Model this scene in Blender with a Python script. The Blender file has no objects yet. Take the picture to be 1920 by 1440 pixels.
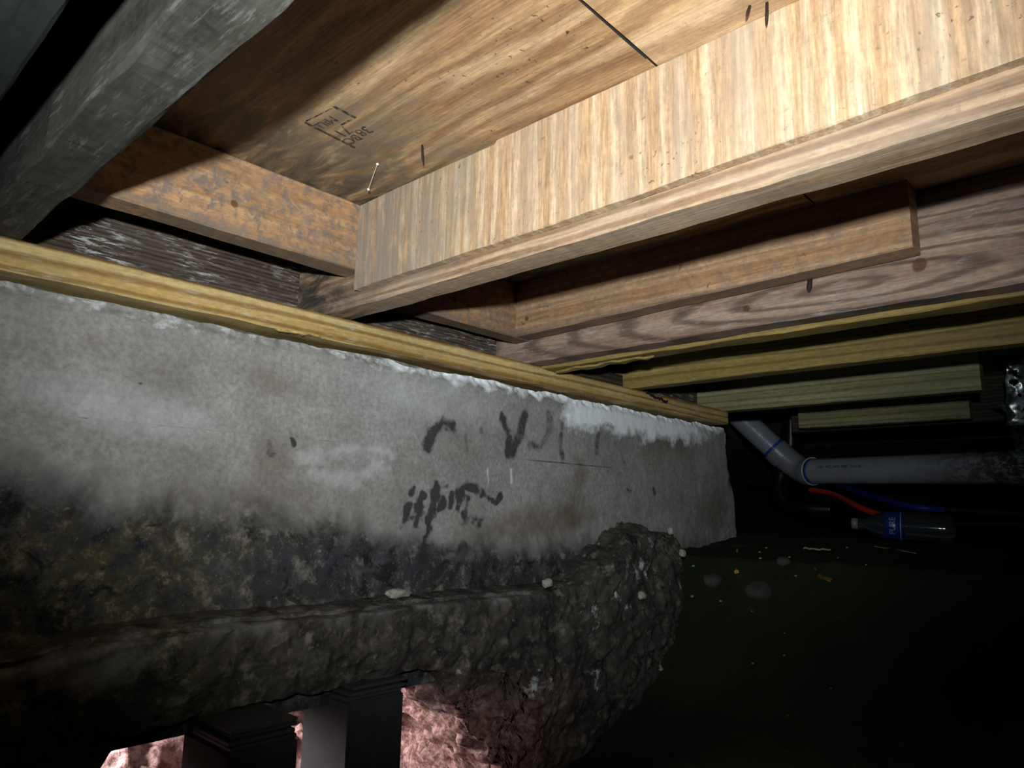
import bpy, bmesh, math, random
import numpy as np
from mathutils import Vector, Matrix
random.seed(7)
C = bpy.context.scene.collection
scn = bpy.context.scene
PI = math.pi

# ------------------------------------------------------------------ camera
cam = bpy.data.cameras.new('camera'); co = bpy.data.objects.new('camera', cam); C.objects.link(co)
cam.sensor_width = 36.0; cam.lens = 1334.0 / 1920 * 36; cam.clip_start = 0.02; cam.clip_end = 50
R = Matrix(((0.6773517, -0.1391276, -0.7223837), (-0.7354276, -0.1034117, -0.6696658), (0.0184661, 0.9848602, -0.1723644)))
co.matrix_world = R.to_4x4()
scn.camera = co

# ------------------------------------------------------------------ world, lights, exposure
w = bpy.data.worlds.new('night_air'); scn.world = w; w.use_nodes = True
w.node_tree.nodes['Background'].inputs[0].default_value = (0.55, 0.7, 0.8, 1)
w.node_tree.nodes['Background'].inputs[1].default_value = 0.004

fl = bpy.data.lights.new('flashlight', 'SPOT'); flo = bpy.data.objects.new('flashlight', fl); C.objects.link(flo)
fl.energy = 66; fl.color = (0.94, 0.985, 1.0); fl.shadow_soft_size = 0.012
fl.spot_size = math.radians(88); fl.spot_blend = 1.0
flo.location = (-0.083, -0.05, 0.074)
flo.rotation_euler = (Vector((0.60, 0.58, 0.400)) - Vector(flo.location)).to_track_quat('-Z', 'Y').to_euler()

dl = bpy.data.lights.new('daylight_in_trench', 'AREA'); dlo = bpy.data.objects.new('daylight_in_trench', dl); C.objects.link(dlo)
dl.shape = 'RECTANGLE'; dl.size = 0.6; dl.size_y = 0.2; dl.energy = 30; dl.color = (1.0, 0.9, 0.93)
dlo.location = (0.10, 1.50, -0.16)
dlo.rotation_euler = (Vector((0.74, 0.92, -0.40)) - Vector(dlo.location)).to_track_quat('-Z', 'Y').to_euler()

scn.view_settings.view_transform = 'Standard'; scn.view_settings.look = 'None'
scn.view_settings.gamma = 1.0; scn.view_settings.exposure = 0.0; scn.view_settings.use_curve_mapping = False

# ------------------------------------------------------------------ noise for meshes
def _hash(ix, iy, iz, s):
    n = (ix * 374761393 + iy * 668265263 + iz * 2147483647 + s * 974634777) & 0xffffffff
    n = ((n ^ (n >> 13)) * 1274126177) & 0xffffffff
    n = n ^ (n >> 16)
    return (n & 0xffff) / 65535.0
def vnoise(p, s=0):
    p = np.asarray(p, float); i = np.floor(p).astype(np.int64); f = p - i; f = f * f * (3 - 2 * f)
    x, y, z = i[:, 0], i[:, 1], i[:, 2]; fx, fy, fz = f[:, 0], f[:, 1], f[:, 2]
    def h(a, b, c): return _hash(x + a, y + b, z + c, s)
    a = h(0,0,0)*(1-fx)+h(1,0,0)*fx; b = h(0,1,0)*(1-fx)+h(1,1,0)*fx
    c = h(0,0,1)*(1-fx)+h(1,0,1)*fx; d = h(0,1,1)*(1-fx)+h(1,1,1)*fx
    return ((a*(1-fy)+b*fy)*(1-fz)+(c*(1-fy)+d*fy)*fz)*2-1
def fbm(p, freq, octs=4, s=0, gain=.5):
    p = np.asarray(p, float); r = 0; a = 1; t = 0
    for k in range(octs):
        r = r + a * vnoise(p * freq, s + k * 17); t += a; a *= gain; freq *= 2.03
    return r / t
def sstep(a, b, x): t = np.clip((x - a) / (b - a), 0, 1); return t * t * (3 - 2 * t)

# ------------------------------------------------------------------ objects and properties
def tag(o, label=None, cat=None, group=None, kind=None):
    if label: o['label'] = label
    if cat: o['category'] = cat
    if group: o['group'] = group
    if kind: o['kind'] = kind
    return o
def mk(name, verts, faces, mat, parent=None, smooth=False, origin=None):
    V = np.asarray(verts, float)
    if origin is None:
        origin = np.array([(V[:, 0].min() + V[:, 0].max()) / 2, (V[:, 1].min() + V[:, 1].max()) / 2, V[:, 2].min()])
    if parent is not None: origin = np.array(parent.location)
    V = V - origin
    me = bpy.data.meshes.new(name)
    F = np.asarray(faces, dtype=np.int64) if not isinstance(faces, list) else faces
    if isinstance(F, list): me.from_pydata(V.tolist(), [], F)
    else:
        me.vertices.add(len(V)); me.vertices.foreach_set('co', V.ravel())
        me.loops.add(F.size); me.loops.foreach_set('vertex_index', F.ravel())
        me.polygons.add(len(F)); me.polygons.foreach_set('loop_start', np.arange(0, F.size, F.shape[1]))
        me.polygons.foreach_set('loop_total', np.full(len(F), F.shape[1]))
        me.update(calc_edges=True)
    me.validate()
    if smooth: me.polygons.foreach_set('use_smooth', np.ones(len(me.polygons), bool))
    if mat: me.materials.append(mat)
    o = bpy.data.objects.new(name, me); C.objects.link(o)
    if parent is not None: o.parent = parent
    else: o.location = origin
    return o
def empty(name, loc):
    o = bpy.data.objects.new(name, None); C.objects.link(o); o.location = loc; o.empty_display_size = .05; return o
def grid_faces(nu, nv, flip=False):
    i = np.arange(nu - 1)[:, None]; j = np.arange(nv - 1)[None, :]
    a = (i * nv + j).ravel(); b = a + nv; F = np.stack([a, b, b + 1, a + 1], 1)
    return F[:, ::-1] if flip else F
def set_attr(o, name, cols):
    a = o.data.color_attributes.new(name, 'FLOAT_COLOR', 'POINT'); c = np.ones((len(cols), 4), np.float32); c[:, :3] = cols
    a.data.foreach_set('color', c.ravel())

def board(name, lo, hi, axis, mat, parent=None, ch=0.0022, rough=0.0008, n=None, seed=0, notch=None, dz_end=(0, 0), wane=None):
    """a sawn board: chamfered cross-section swept along its axis with small irregularities on every arris"""
    lo = np.array(lo, float); hi = np.array(hi, float); a = axis; b, c = [k for k in range(3) if k != a]
    L = hi[a] - lo[a]; n = n or max(8, int(L / 0.012))
    prof = []
    for (sb, sc, ob, oc) in [(0,0,ch,0),(1,0,-ch,0),(1,0,0,ch),(1,1,0,-ch),(1,1,-ch,0),(0,1,ch,0),(0,1,0,-ch),(0,0,0,ch)]:
        prof.append(((hi if sb else lo)[b] + ob, (hi if sc else lo)[c] + oc, sb, sc))
    m = len(prof); T = np.linspace(lo[a], hi[a], n); V = np.zeros((n, m, 3))
    for k, (pb, pc, sb, sc) in enumerate(prof):
        q = np.stack([T, np.full(n, sb * 3.1 + k * 0.05), np.full(n, sc * 1.7 + seed)], 1)
        V[:, k, a] = T; V[:, k, b] = pb + rough * fbm(q, 18, 3, seed); V[:, k, c] = pc + rough * fbm(q, 18, 3, seed + 5)
        if wane and (sb, sc) == wane[0]: V[:, k, b] += wane[1] * fbm(q * [1, 0, 0], wane[2], 3, seed + 9)
        t = (T - lo[a]) / L
        zk = 2
        V[:, k, zk] += dz_end[0] * (1 - t) + dz_end[1] * t
    if notch: V = notch(V)
    V[0, :, a] += 0.0; F = []
    for i in range(n - 1):
        for k in range(m):
            k2 = (k + 1) % m; F.append((i*m+k, i*m+k2, (i+1)*m+k2, (i+1)*m+k))
    F.append(tuple(range(m))[::-1]); F.append(tuple((n-1)*m+k for k in range(m)))
    o = mk(name, V.reshape(-1, 3), F, mat, parent)
    bm = bmesh.new(); bm.from_mesh(o.data); bmesh.ops.recalc_face_normals(bm, faces=bm.faces); bm.to_mesh(o.data); bm.free()
    return o

def tube_path(pts, r, seg=20, closed_ends=True, rfun=None, sub=8, smooth=True):
    P = [Vector(p) for p in pts]; Q = []
    if smooth and len(P) > 2:
        for i in range(len(P) - 1):
            p0 = P[max(i-1, 0)]; p1 = P[i]; p2 = P[i+1]; p3 = P[min(i+2, len(P)-1)]
            for k in range(sub):
                t = k / sub
                Q.append(0.5*((2*p1)+(-p0+p2)*t+(2*p0-5*p1+4*p2-p3)*t*t+(-p0+3*p1-3*p2+p3)*t**3))
        Q.append(P[-1])
    else: Q = P
    V = []; F = []; up = Vector((0.13, 0.21, 0.97)); n = len(Q)
    tan0 = (Q[1]-Q[0]).normalized(); u = tan0.cross(up).normalized()
    for i, q in enumerate(Q):
        t = (Q[min(i+1, n-1)] - Q[max(i-1, 0)]).normalized(); u = (u - t * u.dot(t)).normalized(); v = t.cross(u)
        rr = r if rfun is None else rfun(i / (n - 1))
        for k in range(seg):
            a = 2*PI*k/seg; V.append(tuple(q + (u*math.cos(a)+v*math.sin(a))*rr))
    for i in range(n-1):
        for k in range(seg):
            k2 = (k+1) % seg; F.append((i*seg+k, i*seg+k2, (i+1)*seg+k2, (i+1)*seg+k))
    if closed_ends: F.append(tuple(range(seg))[::-1]); F.append(tuple((n-1)*seg+k for k in range(seg)))
    return V, F
def lathe_axis(p0, p1, prof, seg=32):
    """prof: (t along p0->p1 in metres, radius)"""
    p0 = Vector(p0); p1 = Vector(p1); t = (p1-p0).normalized(); u = t.cross(Vector((0,0,1))).normalized(); v = t.cross(u)
    V = []; F = []
    for d, r in prof:
        for k in range(seg):
            a = 2*PI*k/seg; V.append(tuple(p0 + t*d + (u*math.cos(a)+v*math.sin(a))*max(r, 1e-5)))
    for i in range(len(prof)-1):
        for k in range(seg):
            k2 = (k+1) % seg; F.append((i*seg+k, i*seg+k2, (i+1)*seg+k2, (i+1)*seg+k))
    return V, F
def sm(o):
    o.data.polygons.foreach_set('use_smooth', np.array([len(p.vertices) <= 4 for p in o.data.polygons], bool)); return o

# ------------------------------------------------------------------ materials
def lin(h):
    h = h.lstrip('#'); r = [int(h[i:i+2], 16)/255 for i in (0, 2, 4)]
    return tuple(((c/12.92) if c <= .04045 else ((c+.055)/1.055)**2.4) for c in r) + (1,)
class NT:
    def __init__(s, name):
        s.m = bpy.data.materials.new(name); s.m.use_nodes = True; s.t = s.m.node_tree; s.t.nodes.clear()
        s.out = s.n('ShaderNodeOutputMaterial'); s.b = s.n('ShaderNodeBsdfPrincipled'); s.l(s.b.outputs[0], s.out.inputs[0])
        s.tc = s.n('ShaderNodeTexCoord').outputs['Object']
    def n(s, t, **k):
        x = s.t.nodes.new(t)
        for a, v in k.items(): setattr(x, a, v)
        return x
    def l(s, a, b): s.t.links.new(a, b)
    def put(s, sock, v):
        if hasattr(v, 'is_linked') or isinstance(v, bpy.types.NodeSocket): s.l(v, sock)
        else: sock.default_value = v
    def map(s, scale=(1,1,1), loc=(0,0,0), rot=(0,0,0), vec=None):
        x = s.n('ShaderNodeMapping'); x.inputs['Scale'].default_value = scale; x.inputs['Location'].default_value = loc; x.inputs['Rotation'].default_value = rot
        s.l(vec or s.tc, x.inputs[0]); return x.outputs[0]
    def noise(s, vec, scale, detail=4, rough=.55, dist=0, col=False):
        x = s.n('ShaderNodeTexNoise'); s.l(vec, x.inputs['Vector']); x.inputs['Scale'].default_value = scale
        x.inputs['Detail'].default_value = detail; x.inputs['Roughness'].default_value = rough; x.inputs['Distortion'].default_value = dist
        return x.outputs['Color' if col else 'Fac']
    def wave(s, vec, scale, dist, detail=2, ds=1, d='X', prof='SIN'):
        x = s.n('ShaderNodeTexWave'); x.bands_direction = d; x.wave_profile = prof; s.l(vec, x.inputs['Vector'])
        x.inputs['Scale'].default_value = scale; x.inputs['Distortion'].default_value = dist; x.inputs['Detail'].default_value = detail
        x.inputs['Detail Scale'].default_value = ds; return x.outputs['Fac']
    def ramp(s, f, stops, interp='LINEAR'):
        x = s.n('ShaderNodeValToRGB'); cr = x.color_ramp; cr.interpolation = interp
        while len(cr.elements) < len(stops): cr.elements.new(.5)
        for e, (p, c) in zip(cr.elements, stops): e.position = p; e.color = c if not isinstance(c, (int, float)) else (c, c, c, 1)
        s.l(f, x.inputs[0]); return x.outputs[0]
    def mix(s, f, a, b, mode='MIX'):
        x = s.n('ShaderNodeMix'); x.data_type = 'RGBA'; x.blend_type = mode
        s.put(x.inputs[0], f); s.put(x.inputs[6], a); s.put(x.inputs[7], b); return x.outputs[2]
    def math(s, op, a, b=0.0, c=0.0, clamp=False):
        x = s.n('ShaderNodeMath', operation=op, use_clamp=clamp); s.put(x.inputs[0], a); s.put(x.inputs[1], b)
        if op == 'MULTIPLY_ADD': s.put(x.inputs[2], c)
        return x.outputs[0]
    def sep(s, v):
        x = s.n('ShaderNodeSeparateXYZ'); s.l(v, x.inputs[0]); return x.outputs
    def bump(s, h, strength=.3, dist=.002):
        x = s.n('ShaderNodeBump'); x.inputs['Strength'].default_value = strength; x.inputs['Distance'].default_value = dist
        s.l(h, x.inputs['Height'])
        if s.b.inputs['Normal'].is_linked: s.l(s.b.inputs['Normal'].links[0].from_socket, x.inputs['Normal'])
        s.l(x.outputs[0], s.b.inputs['Normal'])
    def attr(s, name):
        x = s.n('ShaderNodeAttribute'); x.attribute_name = name; return x.outputs['Color']

def simple(name, col, rough=.5, metal=0.0, noise_amt=.25, noise_scale=60, spec=.5, trans=0.0, col2=None, bump=.15):
    k = NT(name); v = k.tc; f = k.noise(v, noise_scale, 4)
    c = lin(col); c2 = lin(col2) if col2 else tuple(x * (1-noise_amt) for x in c[:3]) + (1,)
    k.put(k.b.inputs['Base Color'], k.mix(k.ramp(f, [(.35, 0), (.65, 1)]), c, c2))
    k.b.inputs['Roughness'].default_value = rough; k.b.inputs['Metallic'].default_value = metal
    k.b.inputs['Specular IOR Level'].default_value = spec; k.b.inputs['Transmission Weight'].default_value = trans
    if bump: k.bump(k.noise(v, noise_scale * 2, 3), bump, .001)
    return k.m

def wood(name, axis, face, ca, cb, cc, ring=22, rdist=6, stretch=.09, mot=0.0, mot_cols=None, fleck=0.0, fleck_col='2a2420', fleck_scale=120,
         grey=0.0, grey_col='8a8478', fibre=.5, rough=.7, knots=(), seed=0.0, stain=(), white=0.0, bump=.35, contrast=(.25, .8), band=.75, fstretch=.03, loops=None, micro=.4):
    """axis: grain axis; face: axis across the grain in the plane that shows; ca dark ring, cb body, cc light"""
    k = NT(name)
    other = ({0, 1, 2} - {axis, face}).pop()
    sep = k.sep(k.tc); comb = k.n('ShaderNodeCombineXYZ')
    k.l(sep[face], comb.inputs[0]); k.l(sep[axis], comb.inputs[1]); k.l(sep[other], comb.inputs[2]); v0 = comb.outputs[0]
    kn_mask = None
    vg = k.map((1, stretch, 1), (seed, seed * 1.7, seed * .6), (0, 0, 0), v0)
    # rings bend around knots
    for (kx, ky, kz, kr) in knots:
        d = k.n('ShaderNodeVectorMath', operation='DISTANCE'); k.l(k.map((1,1,1), (-kx, -ky, -kz)), d.inputs[0]); d.inputs[1].default_value = (0, 0, 0)
        wob = k.noise(k.tc, 90, 2); dd = k.math('MULTIPLY_ADD', wob, kr * .7, d.outputs['Value']); dd = k.math('SUBTRACT', dd, kr * .35)
        m = k.ramp(k.math('DIVIDE', dd, kr), [(0, 1), (.75, .9), (1, 0)])
        kn_mask = m if kn_mask is None else k.math('MAXIMUM', kn_mask, m)
    wv = k.wave(vg, ring, rdist, 3, 1.3)
    wv2 = k.wave(k.map((1, .5, 1), (3.1 + seed, 1, 0), (0, 0, 0), vg), ring * .43, rdist * 1.2, 2, .9)
    w1 = k.ramp(wv, [(contrast[0], 0), (contrast[1], 1)]); w2 = k.ramp(wv2, [(.2, 0), (.9, 1)])
    if loops:      # flat-sawn loops round a centre line: (along, across, scale)
        vl = k.map((1, stretch, 0), (-loops[1], -loops[0] * stretch, 0), (0, 0, 0), v0)
        x = k.n('ShaderNodeTexWave', wave_type='RINGS'); x.rings_direction = 'Z'; k.l(vl, x.inputs['Vector']); x.inputs['Scale'].default_value = loops[2]; x.inputs['Distortion'].default_value = rdist * .35
        x.inputs['Detail'].default_value = 3; x.inputs['Detail Scale'].default_value = 1.6; wv = x.outputs['Fac']; w1 = k.ramp(wv, [(contrast[0], 0), (contrast[1], 1)])
    body = k.mix(w2, lin(cb), lin(cc)); col = k.mix(k.math('MULTIPLY', w1, band), body, lin(ca))
    fib = k.noise(k.map((1, fstretch, 1), (seed * 2, 0, 0), (0, 0, 0), v0), 420, 4, .6)
    col = k.mix(fibre, col, k.ramp(fib, [(.3, .25), (.7, .82)]), 'OVERLAY')
    big = k.noise(k.map((1, .4, 1), (seed, 5, seed), (0, 0, 0), v0), 9, 5, .6)
    col = k.mix(.45, col, k.ramp(big, [(.3, .28), (.7, .72)]), 'OVERLAY')
    mic = k.noise(k.map((1, .45, 1), (seed, 0, 0), (0, 0, 0), v0), 170, 7, .8); col = k.mix(micro, col, k.ramp(mic, [(.3, .15), (.7, .85)]), 'OVERLAY')
    if mot:
        f = k.noise(v0, 75, 6, .72, .6); f2 = k.noise(v0, 28, 5, .6)
        a, b_ = mot_cols or ('6d6660', 'b98a58')
        col = k.mix(k.math('MULTIPLY', k.ramp(f, [(.45, 0), (.6, 1)]), mot), col, lin(a))
        col = k.mix(k.math('MULTIPLY', k.ramp(f2, [(.5, 0), (.68, 1)]), mot * .6), col, lin(b_))
    if grey:
        f = k.noise(k.map((1, .2, 1), (seed + 8, 2, 3), (0, 0, 0), v0), 26, 6, .7, .4)
        col = k.mix(k.math('MULTIPLY', k.ramp(f, [(.42, 0), (.66, 1)]), grey), col, lin(grey_col))
    if white:
        f = k.noise(k.map((1, .12, 1), (seed, 2, 3), (0, 0, 0), v0), 210, 5, .75); f2 = k.noise(v0, 14, 4, .6)
        q = k.math('MULTIPLY', k.ramp(f, [(.52, 0), (.6, 1)]), k.ramp(f2, [(.42, 0), (.6, 1)]))
        col = k.mix(k.math('MULTIPLY', q, white), col, lin('c9ccc8'))
    if fleck:
        f = k.noise(v0, fleck_scale, 3, .6, .3); f2 = k.noise(v0, 11, 3, .6)
        q = k.math('MULTIPLY', k.ramp(f, [(.63, 0), (.69, 1)]), k.ramp(f2, [(.4, 0), (.62, 1)]))
        col = k.mix(k.math('MULTIPLY', q, fleck), col, lin(fleck_col))
    for (ax, p0, p1, amt, scol) in stain:      # weathering that fades in from p0 to p1 along an axis
        mr = k.n('ShaderNodeMapRange'); mr.interpolation_type = 'SMOOTHSTEP'; k.l(sep[ax], mr.inputs[0]); mr.inputs[1].default_value = p0; mr.inputs[2].default_value = p1
        f = k.noise(k.map((1, .35, 1), (seed, 9, 3), (0, 0, 0), v0), 38, 5, .65, .8)
        f = k.ramp(f, [(.35, 0), (.6, 1)])
        col = k.mix(k.math('MULTIPLY', k.math('MULTIPLY', f, mr.outputs[0]), amt), col, lin(scol))
    if kn_mask is not None: col = k.mix(k.math('MULTIPLY', kn_mask, .85), col, lin('4a2c1c'))
    k.put(k.b.inputs['Base Color'], col); k.b.inputs['Roughness'].default_value = rough; k.b.inputs['Specular IOR Level'].default_value = .25
    k.bump(fib, bump, .0008); k.bump(wv, bump * .5, .0006)
    return k.m

def concrete_mat(name, base, base2, dark, moss, reddish=None):
    """colour attributes: 'soil' R damp dark band, G white bloom, B black paint; 'tint' R brown smear, G pale rubbed, B green-yellow growth / red soil"""
    k = NT(name); a = k.sep(k.attr('soil')); t = k.sep(k.attr('tint')); v = k.tc
    n1 = k.noise(v, 7, 6, .6, .5); n2 = k.noise(v, 40, 6, .7); n3 = k.noise(v, 150, 5, .7); n4 = k.noise(v, 16, 5, .62, .7)
    col = k.mix(k.ramp(n1, [(.35, 0), (.65, 1)]), lin(base), lin(base2))
    col = k.mix(.35, col, k.ramp(n2, [(.3, .3), (.7, .72)]), 'OVERLAY')
    col = k.mix(.45, col, k.ramp(n3, [(.3, .2), (.7, .8)]), 'OVERLAY')
    col = k.mix(k.math('MULTIPLY', t[0], k.ramp(n4, [(.3, .35), (.7, 1)])), col, lin('5a4a3c'))
    col = k.mix(k.math('MULTIPLY', t[1], k.ramp(n4, [(.3, .3), (.7, 1)])), col, lin('c2c6c8'))
    # damp band
    dk = k.mix(k.ramp(n4, [(.3, 0), (.7, 1)]), lin(dark), lin('2b2724'))
    dk = k.mix(k.math('MULTIPLY', t[2], k.ramp(n2, [(.4, 0), (.65, 1)])), dk, lin(moss))
    dk = k.mix(k.ramp(n2, [(.54, 0), (.66, .75)]), dk, lin('7c766c'))
    n5 = k.noise(v, 24, 7, .72, .9); dk = k.mix(k.ramp(n5, [(.50, 0), (.66, .45)]), dk, lin('6c665e')); dk = k.mix(k.ramp(k.noise(v, 31, 6, .7, .5), [(.38, .85), (.47, 0)]), dk, lin('141519'))
    dk = k.mix(k.ramp(n3, [(.60, 0), (.72, .5)]), dk, lin('8d877a'))
    f = k.math('ADD', a[0], k.math('MULTIPLY', k.math('SUBTRACT', n4, .5), 1.1)); f = k.math('ADD', f, k.math('MULTIPLY', k.math('SUBTRACT', n3, .5), .7))
    f = k.math('MULTIPLY', k.ramp(f, [(.15, 0), (.85, 1)]), k.ramp(a[0], [(.02, 0), (.2, 1)]))
    col = k.mix(f, col, dk)
    g = k.math('ADD', a[1], k.math('MULTIPLY', k.math('SUBTRACT', n2, .5), 1.2)); g = k.math('MULTIPLY', k.ramp(g, [(.3, 0), (.75, 1)]), k.ramp(a[1], [(.02, 0), (.2, 1)]))
    col = k.mix(g, col, lin('dfe5ea'))
    h = k.math('ADD', a[2], k.math('MULTIPLY', k.math('SUBTRACT', n2, .5), .9)); h = k.math('ADD', h, k.math('MULTIPLY', k.math('SUBTRACT', n3, .5), .8))
    h = k.math('MULTIPLY', k.ramp(h, [(.38, 0), (.75, 1)]), k.ramp(a[2], [(.05, 0), (.25, 1)]))
    col = k.mix(k.math('MULTIPLY', h, .9), col, lin('25282c'))
    if reddish:
        col = k.mix(k.math('MULTIPLY', k.ramp(k.attr('red'), [(.0, 0), (1, 1)]), k.ramp(n2, [(.25, .7), (.7, 1)])), col, k.mix(k.ramp(k.noise(v, 85, 6, .75, .4), [(.42, 0), (.62, 1)]), lin('5e3f38'), lin(reddish)))
    k.put(k.b.inputs['Base Color'], col); k.b.inputs['Roughness'].default_value = .92; k.b.inputs['Specular IOR Level'].default_value = .2
    k.bump(n3, .5, .0015); k.bump(n2, .35, .003)
    return k.m

M = {}
M['subfloor'] = wood('plywood_ceiling', 1, 0, '7d5a3a', 'a88760', 'b99a74', ring=9, rdist=14, stretch=.22, fleck=.9, fleck_col='2c2218', fleck_scale=150, fibre=.55, rough=.6, seed=1.3, fstretch=.05,
                     stain=((1, -.30, .12, .75, '7b7262'), (1, -.12, .20, .8, '5f5748'), (1, .0, .20, .9, '473f33')), band=.7, knots=(), contrast=(.2, .9))
M['subfloor2'] = wood('plywood_ceiling_near', 1, 0, '856543', 'b0906a', 'c4a884', ring=6, rdist=14, stretch=.35, fleck=.4, fibre=.35, rough=.6, seed=5.1, band=.6)
M['ply'] = wood('plywood_facing', 2, 1, '8a6c4c', 'ab8d6a', 'bda588', ring=30, rdist=7, stretch=.16, fleck=.8, fleck_col='4a4038', fleck_scale=160, fibre=.6, rough=.65, seed=2.2, fstretch=.06,
                grey=.6, grey_col='978a7a', band=.32, stain=((1, .05, .40, .8, '7a746c'), (1, .1, .45, .6, '8a8074')), knots=((-.006, -.21, .071, .006), (-.006, -.061, .108, .013), (-.006, .0, .074, .004), (-.006, .02, .066, .003)))
M['joist_warm'] = wood('weathered_pine', 1, 2, '6a4e38', '957c60', 'a68d72', ring=26, rdist=5, stretch=.05, grey=.5, grey_col='8d8378', fibre=.5, seed=3.3, fleck=.3, band=.75,
                       stain=((1, .30, .47, .95, '33312f'),))
M['joist_pink'] = wood('weathered_pine_pinkish', 1, 2, '4b3a31', '80695a', '937d6d', ring=15, rdist=9, stretch=.13, loops=(-.03, .035, 24), grey=.35, grey_col='6f655e', white=.25, fibre=.45, seed=7.9, band=.8, contrast=(.5, .97),
                       knots=((-.019, -.112, .044, .010), (-.019, .113, .029, .006)))
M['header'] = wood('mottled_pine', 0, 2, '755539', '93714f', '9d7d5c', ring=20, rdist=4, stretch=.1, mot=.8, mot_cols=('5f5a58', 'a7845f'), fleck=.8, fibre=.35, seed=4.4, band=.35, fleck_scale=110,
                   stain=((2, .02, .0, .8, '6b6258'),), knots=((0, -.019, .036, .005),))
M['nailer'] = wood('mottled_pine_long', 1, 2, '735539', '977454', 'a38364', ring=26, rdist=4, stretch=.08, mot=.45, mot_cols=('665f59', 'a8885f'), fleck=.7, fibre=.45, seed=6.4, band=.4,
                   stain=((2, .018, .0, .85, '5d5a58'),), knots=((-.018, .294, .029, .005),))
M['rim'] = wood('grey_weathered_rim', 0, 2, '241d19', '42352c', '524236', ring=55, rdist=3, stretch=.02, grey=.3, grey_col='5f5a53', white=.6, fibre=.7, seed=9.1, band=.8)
M['sill'] = wood('fresh_treated_pine', 0, 2, '745626', 'a68b55', 'b09a68', ring=21, rdist=4.5, stretch=.05, fibre=.2, rough=.55, seed=.6, band=.8, contrast=(.45, .95), fleck=.25, white=.25, fleck_col='5a4a22')
M['treated'] = wood('green_treated_pine', 1, 2, '594822', '7d6c3a', '8b7a48', ring=17, rdist=5, stretch=.06, fibre=.35, rough=.6, seed=8.2, band=.7, contrast=(.68, .98), grey=.25, grey_col='5f5a44')
M['treated_pale'] = wood('pale_treated_pine', 1, 2, '565030', '7d7a56', '8a8766', ring=17, rdist=5, stretch=.05, fibre=.35, rough=.6, seed=11.2, band=.6, contrast=(.68, .98), grey=.3, grey_col='5f6050')
M['beam'] = wood('dark_grey_joist', 1, 0, '1b1915', '272520', '34312a', ring=8, rdist=6, stretch=.3, mot=.5, mot_cols=('3c3b37', '161716'), grey=.55, grey_col='504e49', white=.10, fibre=.5, seed=12.4, band=.5, rough=.8)  # dark grey joist wood, mottled with paler grey patches
M['beam_dimmed'] = wood('dimmed_green_joist', 1, 0, '0d100f', '161b19', '1e2422', ring=8, rdist=6, stretch=.3, grey=.5, grey_col='2a3030', fibre=.5, seed=15.4, band=.5, rough=.8)  # joist wood again, darkened in its colour to imitate the lamp falling off
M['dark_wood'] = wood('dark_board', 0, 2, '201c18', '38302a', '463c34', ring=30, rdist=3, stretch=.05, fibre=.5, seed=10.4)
M['wall'] = concrete_mat('poured_concrete', '8b8a87', '777571', '34363c', '5f5a2c')
M['footing'] = concrete_mat('rough_footing_concrete', '55504a', '3c3835', '3a3734', '4e4c26', reddish='a88a82')
M['pvc'] = simple('white_pvc', '868b94', .35, 0, .15, 25)
M['primer'] = simple('blue_primer', '1f4fa8', .35, 0, .3, 80)
M['ink_blue'] = simple('blue_ink', '1c2c66', .5, 0, .4, 300)
M['foam'] = simple('black_foil_insulation', '1c2126', .28, .4, .4, 40)
M['red_hose'] = simple('red_tube', 'd0341c', .4, 0, .2, 60)
M['blue_hose'] = simple('blue_tube', '1c2f86', .4, 0, .2, 60)
M['copper'] = simple('dull_copper', '7a5a3c', .45, .6, .4, 60)
M['rust'] = simple('rusty_iron', '2c1d14', .8, .2, .5, 300)
M['zinc'] = simple('spangled_zinc', 'aab6b8', .28, .85, .5, 70, col2='3c4442')
M['pier'] = simple('dark_pier_concrete', '232726', .85, 0, .4, 45, col2='191c1b', bump=.4)
M['plate'] = simple('dark_steel_shim', '34393b', .6, .3, .4, 60, col2='3a3836')
M['stone'] = simple('pale_limestone', '9b978c', .8, 0, .3, 60, col2='77746a', bump=.5)
M['rock'] = simple('grey_mossy_rock', '3c3e38', .9, 0, .4, 40, col2='22261f', bump=.6)
M['yellow'] = simple('yellow_plastic', 'a08a1c', .5, 0, .2, 100)
M['leaf'] = simple('yellow_dead_leaf', '8c6a14', .7, 0, .4, 80, col2='5e5016')
M['chip'] = simple('pale_wood_chip', '8f876a', .8, 0, .3, 90)
M['web'] = simple('white_cocoon', 'e4e0d4', .8, 0, .1, 90)
M['splinter'] = simple('pale_splinter_wood', 'b79a5c', .8, 0, .3, 120, col2='7e6a3c')
M['label'] = simple('blue_bottle_label', '10306f', .3, 0, .2, 60)
M['label_white'] = simple('white_print', '7c8aa0', .4, 0, .1, 60)
k = NT('clear_bottle_plastic'); k.b.inputs['Base Color'].default_value = (.16, .20, .22, 1); k.b.inputs['Roughness'].default_value = .06
k.b.inputs['Transmission Weight'].default_value = .9; k.b.inputs['IOR'].default_value = 1.33; k.bump(k.noise(k.tc, 60, 2), .1, .001); M['pet'] = k.m
# stamp ink, worn away in patches
k = NT('faded_stamp_ink'); tr = k.n('ShaderNodeBsdfTransparent'); mx = k.n('ShaderNodeMixShader')
f = k.ramp(k.noise(k.map((1, 1, 1)), 160, 4, .7), [(.36, 0), (.62, .65)]); k.l(f, mx.inputs[0]); k.l(tr.outputs[0], mx.inputs[1]); k.l(k.b.outputs[0], mx.inputs[2]); k.l(mx.outputs[0], k.out.inputs[0])
k.b.inputs['Base Color'].default_value = lin('2b2e30'); k.b.inputs['Roughness'].default_value = .8; M['ink'] = k.m
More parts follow.
